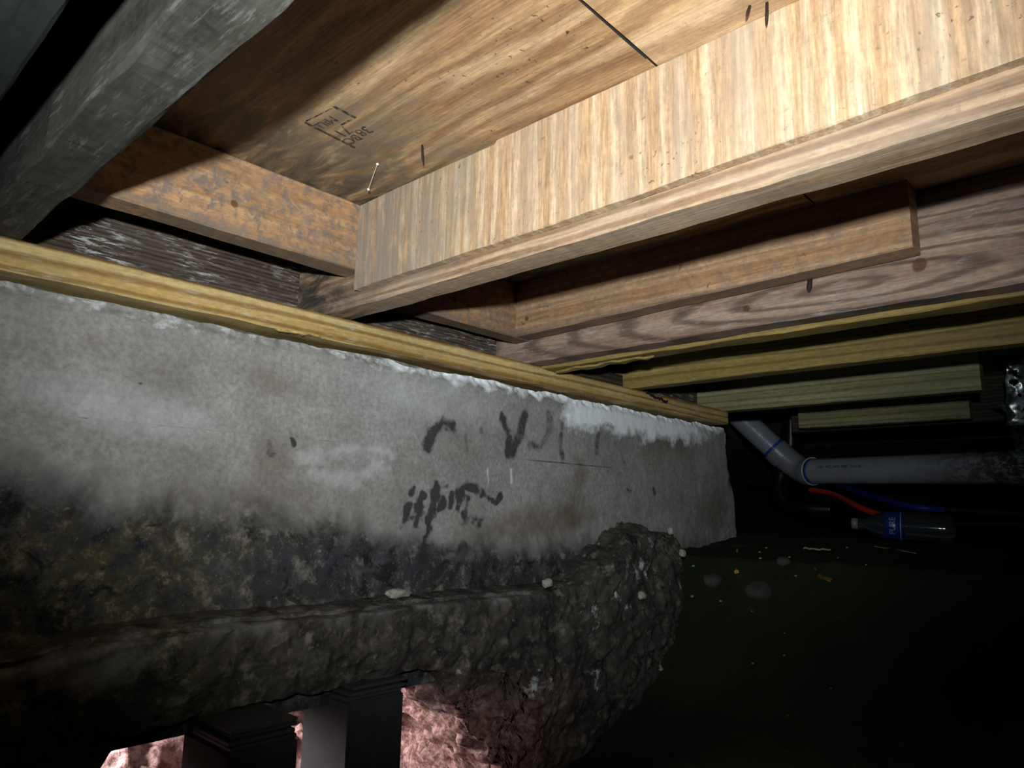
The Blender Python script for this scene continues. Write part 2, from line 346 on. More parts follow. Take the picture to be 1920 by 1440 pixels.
# dirty part of the PVC pipe: soot splashes growing towards the strap (object coords, -Y)
k = NT('soiled_white_pvc'); s_ = k.sep(k.tc); mr = k.n('ShaderNodeMapRange'); mr.interpolation_type = 'SMOOTHSTEP'; k.l(s_[1], mr.inputs[0]); mr.inputs[1].default_value = .02; mr.inputs[2].default_value = -.40
f = k.noise(k.map((1, .5, 1)), 55, 6, .75, .5); q = k.math('MULTIPLY', k.ramp(f, [(.42, 0), (.52, 1)]), mr.outputs[0])
d = k.noise(k.tc, 20, 4, .6); base = k.mix(k.math('MULTIPLY', k.ramp(d, [(.5, 0), (.75, .5)]), 1.0), lin('989da6'), lin('7c7768'))
k.put(k.b.inputs['Base Color'], k.mix(q, base, lin('2c2e22'))); k.b.inputs['Roughness'].default_value = .38; M['pvc_soiled'] = k.m
# soils
def soil(name, a, b, c, spark=.0, sc=1):
    k = NT(name); n1 = k.noise(k.tc, 6*sc, 6, .6); n2 = k.noise(k.tc, 45*sc, 6, .7); n3 = k.noise(k.tc, 260, 4, .7)
    col = k.mix(k.ramp(n1, [(.35, 0), (.65, 1)]), lin(a), lin(b)); col = k.mix(k.ramp(n2, [(.5, 0), (.7, .8)]), col, lin(c))
    if spark: col = k.mix(k.math('MULTIPLY', k.ramp(n3, [(.68, 0), (.74, 1)]), spark), col, lin('8f8c7c'))
    k.put(k.b.inputs['Base Color'], col); k.b.inputs['Roughness'].default_value = .95; k.b.inputs['Specular IOR Level'].default_value = .1
    k.bump(n2, .6, .006); k.bump(n3, .5, .002); return k.m
M['soil'] = soil('dark_mossy_soil', '0f140c', '161a10', '10150e', .5)
M['red_soil'] = soil('red_clay', '8a4f46', 'a2655a', '6c3d36', 0)
M['black'] = simple('dark_masonry', '151515', .95, 0, .3, 20)

# ------------------------------------------------------------------ concrete wall
x0, x1, nx = -0.65, 1.815, 900; zt, zb_, nz = 0.2262, -0.26, 180
X, Zg = np.meshgrid(np.linspace(x0, x1, nx), np.linspace(zb_, zt, nz), indexing='ij'); X = X.ravel(); Zq = Zg.ravel()
P = np.stack([X, np.zeros_like(X), Zq], 1)
Y = np.full_like(X, .860)
Y += .0022 * fbm(P, 5, 4, 3) + .0007 * fbm(P, 60, 3, 4)
topn = fbm(P * [1, 0, 0], 26, 4, 6); topn2 = fbm(P * [1, 0, 0], 9, 3, 8)
edge = sstep(zt - .022 - .012 * topn2, zt, Zq); Y += edge * (.007 + .008 * topn + .004 * fbm(P, 110, 3, 9)); Zq2 = Zq + sstep(zt - .03, zt, Zq) * (-.006 + .007 * topn)
line = .0885 + .0008 * fbm(P * [1, 0, 0], 6, 2, 10); Y += .0016 * np.exp(-((Zq - line) / .0011) ** 2) - .0012 * sstep(line + .001, line - .001, Zq)
rc = sstep(1.76, 1.815, X + .012 * fbm(P * [0, 0, 1], 30, 3, 12)) ; Y += rc * .05 * sstep(.02, .2, Zq) + sstep(1.80, 1.815, X) * .03
low = sstep(.02, -.12, Zq); Y += -.004 * low + .0035 * low * fbm(P, 45, 4, 13)
# crack at far left
cx = .205 + .045 * ((-.085 - Zq) / .06) + .006 * fbm(P * [0, 0, 1], 60, 3, 14); cr = np.exp(-((X - cx) / .0016) ** 2) * sstep(-.16, -.145, Zq) * sstep(-.05, -.07, Zq); Y += .008 * cr
# back face ring (closed slab)
front = np.stack([X, Y, Zq2], 1); back = np.stack([X, np.full_like(X, 1.06), Zq2], 1)[[i * nz + j for i in (0, nx - 1) for j in (0, nz - 1)]]
F = grid_faces(nx, nz).tolist(); nF = nx * nz; b00, b0t, b10, b1t = nF, nF + 1, nF + 2, nF + 3
V = np.vstack([front, back])
top = [i * nz + nz - 1 for i in range(nx)]; bot = [i * nz for i in range(nx)]; lf = list(range(nz)); rt = [(nx - 1) * nz + j for j in range(nz)]
F += [tuple(top[::-1]) + (b0t, b1t), tuple(bot) + (b10, b00), tuple(lf[::-1]) + (b00, b0t), tuple(rt) + (b1t, b10), (b00, b10, b1t, b0t)]
wall = tag(mk('wall_front', V, F, M['wall'], smooth=False, origin=np.zeros(3)), kind='structure')
fl_ = np.ones(len(wall.data.polygons), bool); fl_[-5:] = False; wall.data.polygons.foreach_set('use_smooth', fl_)
Xa, Za = V[:, 0], V[:, 2]; PA = np.stack([Xa, 0 * Xa, Za], 1)
lvl = np.interp(Xa, [0, .2, .35, .6, .75, .9, 1.2, 1.5, 1.8], [.03, .025, .0, -.02, -.045, -.055, -.06, -.062, -.07])
damp = sstep(lvl + .045, lvl - .065, Za + .022 * fbm(PA, 9, 4, 20)) * (.55 + .5 * sstep(1.75, .9, Xa))
wh = sstep(.115, .195, Za - .035 * fbm(PA, 12, 4, 21)) * sstep(1.02, 1.15, Xa) * sstep(1.80, 1.50, Xa + 1.6 * (.2 - Za)) * .95
wh = np.maximum(wh, sstep(.200, .222, Za - .010 * topn2[:1].repeat(len(Xa)) - .016 * fbm(PA * [1, 0, 1], 22, 3, 22)) * (.30 + .5 * sstep(.5, 1.0, Xa)))
def blob(cx, cz, rx, rz, ang=0, n=22, amt=.5, s=0):
    c_, s_ = math.cos(ang), math.sin(ang); dx = Xa - cx; dz = Za - cz; u = (dx * c_ + dz * s_) / rx; v = (-dx * s_ + dz * c_) / rz
    return np.clip(1.25 - np.sqrt(u * u + v * v) + amt * fbm(PA, n / 1.0, 3, 30 + s), 0, 1)
def stroke(pts, r, amt=.5, s=0):
    best = np.full(len(Xa), 9.)
    for (a, b) in zip(pts[:-1], pts[1:]):
        a = np.array(a); b = np.array(b); d = b - a; t = np.clip(((Xa - a[0]) * d[0] + (Za - a[1]) * d[1]) / d.dot(d), 0, 1)
        best = np.minimum(best, np.hypot(Xa - a[0] - t * d[0], (Za - a[1] - t * d[1])))
    return np.clip(1.3 - best / r + amt * fbm(PA, 60, 3, 60 + s), 0, 1)
paint = np.zeros(len(Xa))
for i, (pts, r, g) in enumerate([
    ([(.733,.093),(.745,.118),(.764,.135),(.788,.132)], .010, .85), ([(.786,.135),(.800,.112)], .009, .5), ([(.817,.12),(.821,.094)], .005, .6), ([(.852,.131),(.853,.128)], .008, .55),
    ([(.905,.157),(.923,.125),(.92,.096)], .009, .85), ([(.965,.167),(.956,.137),(.931,.101)], .012, .75), ([(1.034,.175),(1.034,.144),(1.011,.114),(.981,.115)], .012, .6), ([(1.074,.163),(1.067,.121),(1.077,.096)], .008, .6),
    ([(1.184,.116),(1.192,.153),(1.211,.175),(1.242,.174)], .010, .6), ([(1.235,.163),(1.275,.12),(1.284,.098)], .011, .42), ([(1.10,.11),(1.13,.09)], .01, .4),
    ([(.693,-.020),(.7,0)], .008, .95), ([(.715,-.028),(.721,-.004),(.726,.021)], .008, 1), ([(.736,-.045),(.744,-.02),(.753,.009),(.758,.03)], .010, 1), ([(.704,.02),(.709,.031)], .005, .9), ([(.722,.0),(.752,.0)], .010, .9), ([(.762,-.005),(.772,.012)], .007, .9),
    ([(.8,-.003),(.805,.019),(.816,.034),(.841,.03)], .008, .9), ([(.816,-.011),(.827,.015)], .008, .8), ([(.786,.0),(.79,.018)], .005, .8), ([(.860,.024),(.873,.016),(.893,.007),(.903,.021)], .006, .85), ([(.813,-.028),(.83,-.016),(.855,-.02)], .009, .7),
    ([(.73,-.068),(.785,-.066),(.815,-.071)], .014, .7), ([(.462,.08),(.469,.065)], .006, .5), ([(.496,.087),(.500,.080)], .004, .9), ([(.30,.135),(.301,.134)], .004, .9), ([(1.29,.045),(1.31,.04)], .004, .6), ([(1.40,.048),(1.405,.04)], .004, .7)]):
    paint = np.maximum(paint, stroke(pts, r * (1.3 if i < 11 else 1.35), .55 if i < 11 else 1.1, i) * g)
paint = np.maximum(paint, .62 * np.exp(-((Za - .0885) / .0013) ** 2) * (fbm(PA, 9, 3, 77) > -.15) * (Xa < 1.78))
paint = np.maximum(paint, .8 * np.exp(-((Za - line.repeat(1)[:1].repeat(len(Xa)) - .000) / .0016) ** 2) * sstep(.9, 1.0, Xa) * sstep(1.34, 1.2, Xa))
warm = blob(1.02, -.022, .20, .028, .1, 14, .5, 1) * .85 + stroke([(1.125,.078),(1.101,-.015)], .022, .9, 50) * .6 + blob(.47, .06, .03, .035, 0, 30, .6, 2) * .55 + blob(.44, .0, .30, .05, 0, 8, .6, 3) * .4 + blob(1.45, .155, .22, .05, 0, 10, .6, 4) * .7
warm = warm + blob(.26, .17, .12, .03, -.35, 10, .5, 5) * .45 + blob(1.7, .0, .12, .05, 0, 10, .6, 6) * .6 + blob(.48, .155, .09, .02, -.15, 20, .6, 7) * .45
pale = stroke([(.51,.053),(.56,.075),(.61,.082),(.67,.079)], .010, 1.3, 51) * .4 + stroke([(.53,.040),(.60,.040),(.645,.055)], .012, 1.3, 52) * .35 + stroke([(.869,.065),(.872,.043)], .002, .4, 53) + stroke([(.928,.068),(.93,.045)], .0025, .4, 54) + blob(.27, .105, .13, .03, -.12, 9, .6, 8) * .45 + blob(.75, .17, .12, .04, 0, 12, .6, 9) * .35 + blob(1.36,.075,.006,.02,0,30,.3,10)*.5
moss = sstep(.62, .2, Xa + .05 * fbm(PA, 8, 3, 70)) * sstep(.02, -.06, Za) * .75 + blob(1.50, -.065, .2, .02, 0, 12, .5, 11)
set_attr(wall, 'soil', np.stack([damp, wh, paint], 1)); set_attr(wall, 'tint', np.stack([np.clip(warm, 0, 1), np.clip(pale, 0, 1), np.clip(moss, 0, 1)], 1)); set_attr(wall, 'red', np.zeros((len(V), 3)))
# unseen wall added to stop the trench daylight leaking past the wall end
def boxmesh(name, lo, hi, mat, parent=None, bev=.0):
    lo = Vector(lo); hi = Vector(hi); v = [(lo.x if i & 1 == 0 else hi.x, lo.y if i & 2 == 0 else hi.y, lo.z if i & 4 == 0 else hi.z) for i in range(8)]
    f = [(0,2,3,1),(4,5,7,6),(0,1,5,4),(2,6,7,3),(0,4,6,2),(1,3,7,5)]
    o = mk(name, v, f, mat, parent)
    if bev:
        bm = bmesh.new(); bm.from_mesh(o.data); bmesh.ops.bevel(bm, geom=bm.edges[:], offset=bev, segments=2, affect='EDGES'); bm.to_mesh(o.data); bm.free()
    return o
tag(boxmesh('wall_light_block', (1.70, 1.062, -.75), (1.80, 3.2, .4025), M['black']), kind='structure')
tag(boxmesh('wall_right', (4.3, -1.2, -.8), (4.4, 3.2, .40), M['black']), kind='structure')
tag(boxmesh('wall_back', (1.802, 3.1, -.8), (4.3, 3.2, .40), M['black']), kind='structure')

# ------------------------------------------------------------------ undermined footing with the lump at its right end
nx2, n1, n2_, n3_ = 620, 26, 150, 70
xs = np.linspace(-.45, 1.60, nx2)
p1 = np.stack([xs, 0*xs, 0*xs], 1)
zb = np.interp(xs, [-.45, .20, .262, .293, .306, .369, .455, .526, .669, .735, .752, .775, .807, .867, .93, 1.0, 1.6], [-.75, -.75, -.40, -.262, -.243, -.231, -.226, -.229, -.228, -.232, -.248, -.285, -.32, -.40, -.75, -.78, -.78])
zb = zb + .004 * fbm(p1, 40, 3, 80) + .004 * fbm(p1, 12, 2, 81)
lump = sstep(1.02, 1.16, xs) * sstep(1.50, 1.38, xs)
ztop = -.134 + .004 * fbm(p1, 18, 3, 82) + np.interp(xs, [.9, 1.0, 1.06, 1.12, 1.2, 1.25, 1.36, 1.40, 1.44, 1.6], [0, 0, .01, .045, .085, .096, .080, .050, -.02, -.10]) - .02 * sstep(.30, .15, xs) + .012 * fbm(p1, 55, 4, 84) * sstep(1.02, 1.12, xs)
yf = .803 + .006 * fbm(p1, 9, 3, 83) - .018 * lump + .0 * xs + .10 * sstep(1.36, 1.46, xs)
V = np.zeros((nx2, n1 + n2_ + n3_, 3)); V[:, :, 0] = xs[:, None]
t = np.linspace(0, 1, n1, endpoint=False)[None, :]
V[:, :n1, 1] = .90 + (yf[:, None] + .012 - .90) * t; V[:, :n1, 2] = (ztop[:, None] + .012) - .012 * t
t = np.linspace(0, 1, n2_, endpoint=False)[None, :]
zz = ztop[:, None] - .004 + (zb - ztop)[:, None] * (t * .35 + t ** 1.6 * .65)
und = sstep(-.17, -.30, zz) * sstep(1.0, .8, xs)[:, None]
V[:, n1:n1+n2_, 1] = yf[:, None] + .02 * np.exp(-t * 40) + .035 * und + .05 * sstep(-.3, -.5, zz) * sstep(.85, 1.1, xs)[:, None]; V[:, n1:n1+n2_, 2] = zz
t = np.linspace(0, 1, n3_)[None, :]
V[:, n1+n2_:, 1] = V[:, n1+n2_-1, 1][:, None] * (1 - t) + 1.16 * t; V[:, n1+n2_:, 2] = zb[:, None] + .02 * t * 0
V = V.reshape(-1, 3)
rough = sstep(.86, .82, V[:, 1]) * 1.0 + (V[:, 2] < -.2) * .6
rough = np.clip(rough, .15, 1)
lumpv = sstep(1.0, 1.12, V[:, 0]) + sstep(.72, .8, V[:, 0]) * sstep(-.2, -.26, V[:, 2])
amp = .006 + .008 * np.clip(lumpv, 0, 1)
q = 1 - 2 * np.abs(fbm(V, 14, 4, 90)); q2 = 1 - 2 * np.abs(fbm(V, 40, 3, 91))
V[:, 1] -= rough * (amp * (fbm(V, 11, 3, 92) * 1.4 + q * .8 - .4) + .0040 * q2 + .0035 * fbm(V, 95, 3, 93) * (.5 + lumpv)) * (V[:, 1] < 1.15)
V[:, 2] += rough * (amp * .5 * fbm(V, 16, 3, 94) + .0018 * fbm(V, 90, 2, 95) + .0025 * np.clip(lumpv, 0, 1) * fbm(V, 60, 2, 98))
jamb = sstep(.68, .76, V[:, 0]) * sstep(1.02, .92, V[:, 0]) * sstep(-.24, -.27, V[:, 2]); V[:, 0] += jamb * (.034 * fbm(V, 24, 6, 120, .6) + .014 * (1 - 2*np.abs(fbm(V, 30, 3, 121)))); V[:, 1] -= jamb * .014 * fbm(V, 22, 4, 122)
V[:, 0] += rough * (amp * .9 * fbm(V, 14, 4, 96) * (.4 + lumpv) + .002 * fbm(V, 70, 3, 97))
foot = tag(mk('footing', V, grid_faces(nx2, n1 + n2_ + n3_, True), M['footing'], smooth=True, origin=np.zeros(3)), 'undermined rough dark concrete footing ledge below the smooth wall, broken away above the two posts', 'footing', kind='structure')
Xf, Yf, Zf = V.T
ftop = np.interp(Xf, xs, ztop)
pale = np.exp(-((Zf - ftop + .006) / .011) ** 2) * sstep(1.1, .9, Xf) * np.clip(.25 + 1.5 * fbm(V, 26, 4, 100), 0, 1.1) * (Yf < .85)
pale = np.maximum(pale, .9 * np.exp(-(((Xf - .285) / .055) ** 2 + ((Zf + .165 - .25 * (Xf - .285)) / .018) ** 2) ** 2))
soilv = .72 + .28 * fbm(V, 7, 3, 101) - .3 * pale
red = sstep(.66, .74, Xf) * sstep(1.08, .82, Xf + .35 * (Zf + .30)) * sstep(-.24, -.34, Zf + .03 * fbm(V, 10, 3, 102)); red = np.maximum(red, sstep(.85, .95, Yf) * sstep(-.2, -.24, Zf))
speck = (fbm(V, 45, 3, 104) > .38) * .8 * np.clip(lumpv * 1.0 + .25, 0, 1)
set_attr(foot, 'soil', np.stack([np.clip(soilv, 0, 1), np.clip(speck * .45, 0, 1), 0*Xf], 1)); set_attr(foot, 'tint', np.stack([.3 + 0*Xf, np.clip(pale * .6, 0, 1), np.clip(sstep(.7, .1, Xf), 0, 1)], 1)); set_attr(foot, 'red', np.stack([red]*3, 1))

# ------------------------------------------------------------------ soil: bank at the right, excavated pit under the footing, slope outside
gx = np.concatenate([np.linspace(-.9, 1.9, 520), np.linspace(1.91, 4.3, 110)]); gy = np.concatenate([np.linspace(-1.0, 0, 50), np.linspace(.01, 1.9, 330), np.linspace(1.92, 3.1, 60)])
GX, GY = np.meshgrid(gx, gy, indexing='ij'); GX = GX.ravel(); GY = GY.ravel(); p = np.stack([GX, GY, 0*GX], 1)
bank = np.interp(GX + .018 * fbm(p, 6, 3, 110), [.3, .6, 1.07, 1.24, 1.38, 1.46, 1.8, 2.6, 4.3], [-.66, -.60, -.44, -.35, -.20, -.095, -.062, -.058, -.05])
outs = -.62 + .62 * np.clip(GY - 1.0, 0, 3); outs = np.minimum(outs, -.15 + .5 * sstep(1.95, 2.3, GY)) + .05 * fbm(p, 5, 4, 111)
far = -.055 + .22 * sstep(1.05, 1.9, GY + .2 * fbm(p, 2, 2, 112))
s_out = sstep(.93, 1.0, GY) * sstep(1.80, 1.70, GX); s_far = sstep(1.72, 1.85, GX) * sstep(.95, 1.1, GY)
G = bank * (1 - s_out) + outs * s_out; G = G * (1 - s_far) + far * s_far
pit = sstep(.72, .55, GX); G += s_out * (.030 * fbm(p, 9, 5, 118) + .018 * fbm(p, 34, 3, 119) + .007 * fbm(p, 90, 3, 123)); G += .006 * fbm(p, 13, 4, 113) + .0025 * fbm(p, 60, 3, 114) + s_out * .016 * (1 - 2*np.abs(fbm(p, 12, 4, 115)))
# clods and hollows on the dark bank
G += .012 * np.clip(fbm(p, 20, 2, 116) - .25, 0, 1) * sstep(1.4, 1.5, GX)
def ground_z(x, y):
    i = min(max(np.searchsorted(gx, x) - 1, 0), len(gx)-2); j = min(max(np.searchsorted(gy, y) - 1, 0), len(gy)-2); g = G.reshape(len(gx), len(gy))
    a = (x-gx[i])/(gx[i+1]-gx[i]); b = (y-gy[j])/(gy[j+1]-gy[j])
    return (g[i,j]*(1-a)+g[i+1,j]*a)*(1-b)+(g[i,j+1]*(1-a)+g[i+1,j+1]*a)*b
k = NT('crawlspace_soil')   # dark mossy soil inside, red clay in the excavated trench
base_d = k.mix(k.ramp(k.noise(k.tc, 6, 6, .6), [(.35, 0), (.65, 1)]), lin('1e2418'), lin('2a2c20')); base_d = k.mix(k.ramp(k.noise(k.tc, 260, 4, .7), [(.66, 0), (.74, .6)]), base_d, lin('7d7b6c'))
n2n = k.noise(k.tc, 45, 6, .7); base_r = k.mix(k.ramp(k.noise(k.tc, 9, 5, .6), [(.35, 0), (.65, 1)]), lin('a88680'), lin('c4a8a2')); base_r = k.mix(k.ramp(n2n, [(.45, 0), (.62, .85)]), base_r, lin('6e463f')); base_r = k.mix(k.ramp(k.noise(k.tc, 130, 5, .75), [(.5, 0), (.65, .6)]), base_r, lin('5a3832'))
k.put(k.b.inputs['Base Color'], k.mix(k.sep(k.attr('clay'))[0], base_d, base_r)); k.b.inputs['Roughness'].default_value = .95; k.b.inputs['Specular IOR Level'].default_value = .1
k.bump(n2n, .7, .006); k.bump(k.noise(k.tc, 200, 4, .7), .5, .002); M['ground'] = k.m
gv = np.stack([GX, GY, G], 1)
gr = tag(mk('floor', gv, grid_faces(len(gx), len(gy)), M['ground'], smooth=True, origin=np.zeros(3)), kind='structure')
clay = np.maximum(s_out, sstep(1.0, .7, GX) * sstep(.6, .85, GY)); set_attr(gr, 'clay', np.stack([clay]*3, 1))

# ------------------------------------------------------------------ subfloor overhead (the ceiling of the crawl space)
ceil = empty('ceiling', (1.3, .6, .403)); tag(ceil, kind='structure')
def panel(lo, hi, mat):
    o = board('plywood_panel', lo, hi, 0, mat, ceil, ch=.0004, rough=.0006, n=160); o.data.materials.append(M['black'])
    for p in o.data.polygons:
        if abs(p.normal.y) > .8: p.material_index = 1      # cut edges coloured black to stand for the shaded seam gap
    return o
panel((-.9, .3112, .403), (4.3, .985, .421), M['subfloor']); panel((-.9, -.905, .403), (4.3, .309, .421), M['subfloor2'])
panel((1.70, .988, .403), (4.3, 3.1, .421), M['subfloor2'])
# faded mill stamp on the panel
def flat(name, pts, z, mat, parent, th=.0003):
    n = len(pts); V = [(x, y, z) for x, y in pts] + [(x, y, z + th) for x, y in pts]
    F = [tuple(range(n)), tuple(range(n, 2*n))[::-1]] + [(i, i + n, (i+1) % n + n, (i+1) % n) for i in range(n)]
    return mk(name, V, F, mat, parent)
def strip(a, b, wd):
    a = Vector(a); b = Vector(b); t = (b-a).normalized(); nrm = Vector((-t.y, t.x)) * wd / 2
    return [tuple(a+nrm), tuple(a-nrm), tuple(b-nrm), tuple(b+nrm)]
def text_mesh(name, s, size, mat, mw, parent=None, ext=.0002):
    cu = bpy.data.curves.new(name, 'FONT'); cu.body = s; cu.size = size; cu.extrude = ext; cu.align_x = 'CENTER'; cu.align_y = 'CENTER'; cu.resolution_u = 3
    to = bpy.data.objects.new(name, cu); C.objects.link(to); bpy.context.view_layer.update()
    me = bpy.data.meshes.new_from_object(to.evaluated_get(bpy.context.evaluated_depsgraph_get())); C.objects.unlink(to); bpy.data.objects.remove(to)
    me.transform(mw)
    if parent is not None: me.transform(Matrix.Translation(-parent.location))
    me.materials.clear(); me.materials.append(mat); o = bpy.data.objects.new(name, me); C.objects.link(o)
    if parent is not None: o.parent = parent
    return o
zs = .4022
for a, b, wd in [((.360,.643),(.428,.648),.0035), ((.360,.640),(.364,.598),.0016), ((.363,.593),(.391,.594),.0035), ((.390,.600),(.389,.618),.0022)]: flat('stamp_ink', strip(a, b, wd), zs, M['ink'], ceil)
def under(x, y, z, ang): return Matrix.Translation((x, y, z)) @ Matrix.Rotation(ang, 4, 'Z') @ Matrix.Rotation(PI, 4, 'X')
for s_, x, y, sz in [('MILL', .375, .627, .016), ('71', .398, .628, .022), ('38', .412, .610, .020), ('BC', .414, .634, .018)]:
    text_mesh('stamp_ink', s_, sz, M['ink'], under(x, y, zs, PI * .52), ceil)

# ------------------------------------------------------------------ lumber
def ntag(o, l, c=None, g=None): return tag(o, l, c, g)
ntag(board('sill_plate', (-.7, .846, .2278), (1.752, .985, .2628), 0, M['sill'], rough=.0012, seed=3, n=260), 'bright yellow pine sill plate lying along the top of the concrete wall', 'beam')
ntag(board('rim_joist', (-.7, .932, .2636), (1.80, .970, .4025), 0, M['rim'], rough=.0008, seed=5), 'dark grey rim board with flaking white traces standing behind the yellow sill', 'beam')
ntag(board('floor_joist', (.0465, -.45, .2632), (.0865, .930, .4025), 1, M['beam_dimmed'], rough=.0015, seed=11), 'joist coloured darkest to stand for dim light in the top left corner of the photo', 'joist')
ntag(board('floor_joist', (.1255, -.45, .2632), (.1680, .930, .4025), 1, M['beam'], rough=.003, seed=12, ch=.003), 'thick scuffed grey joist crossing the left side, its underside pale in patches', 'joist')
j1 = empty('floor_joist', (.553, .39, .2632)); ntag(j1, 'long bright joist faced with upright-grained plywood, beside the lit subfloor', 'joist')
board('joist_board', (.532, -.15, .2632), (.574, .930, .4025), 1, M['joist_warm'], j1, rough=.0022, seed=21, ch=.0028)
def nt(V):
    m = V[:, :, 1] > .513; top = V[:, :, 2] > .38; V[:, :, 2] = np.where(m & top, V[:, :, 2] - .0035, V[:, :, 2]); bot = V[:, :, 2] < .30
    V[:, :, 2] = np.where(bot, V[:, :, 2] + .010 * np.clip((.40 - V[:, :, 1]) / .4, 0, 1), V[:, :, 2]); return V
ntag(board('plywood_facing', (.5205, -.15, .2815), (.5318, .771, .4025), 1, M['ply'], j1, rough=.0010, seed=22, ch=.0008, notch=nt, n=240), 'plywood strip with vertical grain')
ntag(board('blocking', (.1685, .771, .3085), (.5315, .809, .4020), 0, M['header'], rough=.0012, seed=31), 'orange-brown mottled block spanning from the grey joist to the plywood-faced joist', 'blocking')
j3y = (-.30, .930)
ntag(board('floor_joist', (.957, j3y[0], .2632), (.995, j3y[1], .4025), 1, M['joist_pink'], rough=.0018, seed=41, ch=.0025), 'pinkish weathered joist with dark looping grain below the nailing strip', 'joist')
ntag(board('nailing_strip', (.9145, .200, .3035), (.9520, .8415, .4020), 1, M['nailer'], rough=.0014, seed=42, ch=.0022, dz_end=(.013, 0)), 'short mottled board fixed against the pinkish joist, ending in a square cut', 'blocking')
ntag(board('blocking', (.5745, .8425, .3035), (.9565, .8800, .4020), 0, M['header'], rough=.0012, seed=43), 'half-shaded brown block behind the plywood-faced joist, meeting the nailing strip', 'blocking')
ntag(board('sister_joist', (.9965, -.30, .2572), (1.034, .855, .385), 1, M['treated'], rough=.0020, seed=51, ch=.0015), 'thin yellow edge of a board sistered behind the pinkish joist', 'joist')
ntag(board('floor_joist', (1.297, -.20, .2632), (1.335, .930, .4025), 1, M['treated'], rough=.0014, seed=61, ch=.0025), 'yellow-green treated joist with a small dark knot, third dark gap from the bottom', 'joist')
ntag(board('floor_joist', (1.745, .276, .2632), (1.783, .930, .4025), 1, M['treated_pale'], rough=.0014, seed=71, ch=.002), 'pale treated joist above the white elbow pipe, cut off square at the right', 'joist')
ntag(board('floor_joist', (2.235, .385, .2632), (2.273, .845, .4025), 1, M['treated_pale'], rough=.0016, seed=81, ch=.002), 'lowest and dimmest joist, just above the white horizontal pipe', 'joist')
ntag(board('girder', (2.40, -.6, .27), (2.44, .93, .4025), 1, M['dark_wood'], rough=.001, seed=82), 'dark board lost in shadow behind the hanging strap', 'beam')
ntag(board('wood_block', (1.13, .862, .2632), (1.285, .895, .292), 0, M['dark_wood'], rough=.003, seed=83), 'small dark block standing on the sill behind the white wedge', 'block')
def chunk(name, c_, r, mat, seed, sub=3, amp=.35, freq=None):
    bm = bmesh.new(); bmesh.ops.create_icosphere(bm, subdivisions=sub, radius=1); V = np.array([v.co[:] for v in bm.verts]); F = [[v.index for v in f.verts] for f in bm.faces]; bm.free()
    n = fbm(V + seed, freq or 1.3, 3, seed); V = V * (1 + amp * n)[:, None]; V = np.sign(V) * np.abs(V) ** .85; return mk(name, V * np.array(r) + np.array(c_), F, mat)
ntag(mk('wedge', *(lambda x, y, z: ([(x-.007,y-.004,z),(x+.007,y-.004,z),(x+.006,y+.006,z),(x-.006,y+.006,z),(x-.004,y-.003,z+.014),(x-.001,y-.002,z+.017),(x+.003,y-.001,z+.010),(x+.003,y+.004,z+.010),(x-.003,y+.004,z+.014)], [(0,3,2,1),(0,1,6,5,4),(1,2,7,6),(2,3,8,7),(3,0,4,8),(4,5,6,7,8)]))(1.083, .853, .2625), M['splinter']), 'tiny pale wood wedge sticking up from the sill edge', 'wedge')
# splinters on the underside of sill and sister joist
def splinter(name, p0, p1, wd, th, label, mat=M['splinter'], seed=0):
    p0 = Vector(p0); p1 = Vector(p1); n = 14; V = []; F = []; t = (p1-p0); u = t.normalized().cross(Vector((0,0,1))).normalized()
    rs = random.Random(seed)
    for i in range(n):
        f = i/(n-1); wv = wd * math.sin(PI*min(1, f*.92+.08))**.5 * rs.uniform(.6, 1.1); c = p0 + t*f + Vector((0,0,rs.uniform(-1,1)*th*.5))
        V += [tuple(c-u*wv/2-Vector((0,0,th/2))), tuple(c+u*wv/2-Vector((0,0,th/2))), tuple(c+u*wv/2+Vector((0,0,th/2))), tuple(c-u*wv/2+Vector((0,0,th/2)))]
    for i in range(n-1):
        for k_ in range(4): F.append((i*4+k_, i*4+(k_+1)%4, (i+1)*4+(k_+1)%4, (i+1)*4+k_))
    F += [(3,2,1,0), tuple(range((n-1)*4, n*4))]
    return ntag(mk(name, V, F, mat), label, 'splinter')
splinter('splinter', (.455, .8475, .2265), (.530, .8455, .2285), .006, .003, 'pale torn splinter peeling from the lower edge of the yellow sill')
splinter('splinter', (1.020, .83, .2550), (1.018, .62, .2560), .022, .004, 'long torn splinter under the left end of the sistered board', M['treated'], 4)
splinter('splinter', (1.352, .8455, .2590), (1.445, .8448, .2505), .004, .006, 'dark split running into the sill face near its far end', M['rust'], 5)
# nails through the deck
def nail(x, y, z, L, lean, label, r=.0012, mat=M['rust']):
    V, F = lathe_axis((x, y, z), (x+lean[0], y+lean[1], z-L), [(0, 0), (0, r), (L*.6, r*1.15), (L*.85, r*.8), (L*1.0, 0)], 10)
    return ntag(sm(mk('nail', V, F, mat)), label, 'nail')
nail(.475, .5855, .4035, .020, (.002, .001), 'rusty nail point hanging from the subfloor near the stamp')
nail(.508, .200, .4035, .020, (0, .001), 'nail point at the very top edge of the photo, over the plywood strip')
nail(.503, .212, .4035, .012, (-.004, .002), 'short bent nail beside the seam of the subfloor panels')
V, F = lathe_axis((.9525, .334, .318), (.9500, .336, .298), [(0, 0), (0, .0032), (.016, .0036), (.021, .002), (.023, 0)], 10)
ntag(sm(mk('nail', V, F, M['rust'])), 'dark nail stub under the nailing strip against the pinkish joist', 'nail')
V, F = lathe_axis((.5195, .6125, .2765), (.5190, .612, .2700), [(0, .0015), (.006, .002), (.006, 0)], 8)
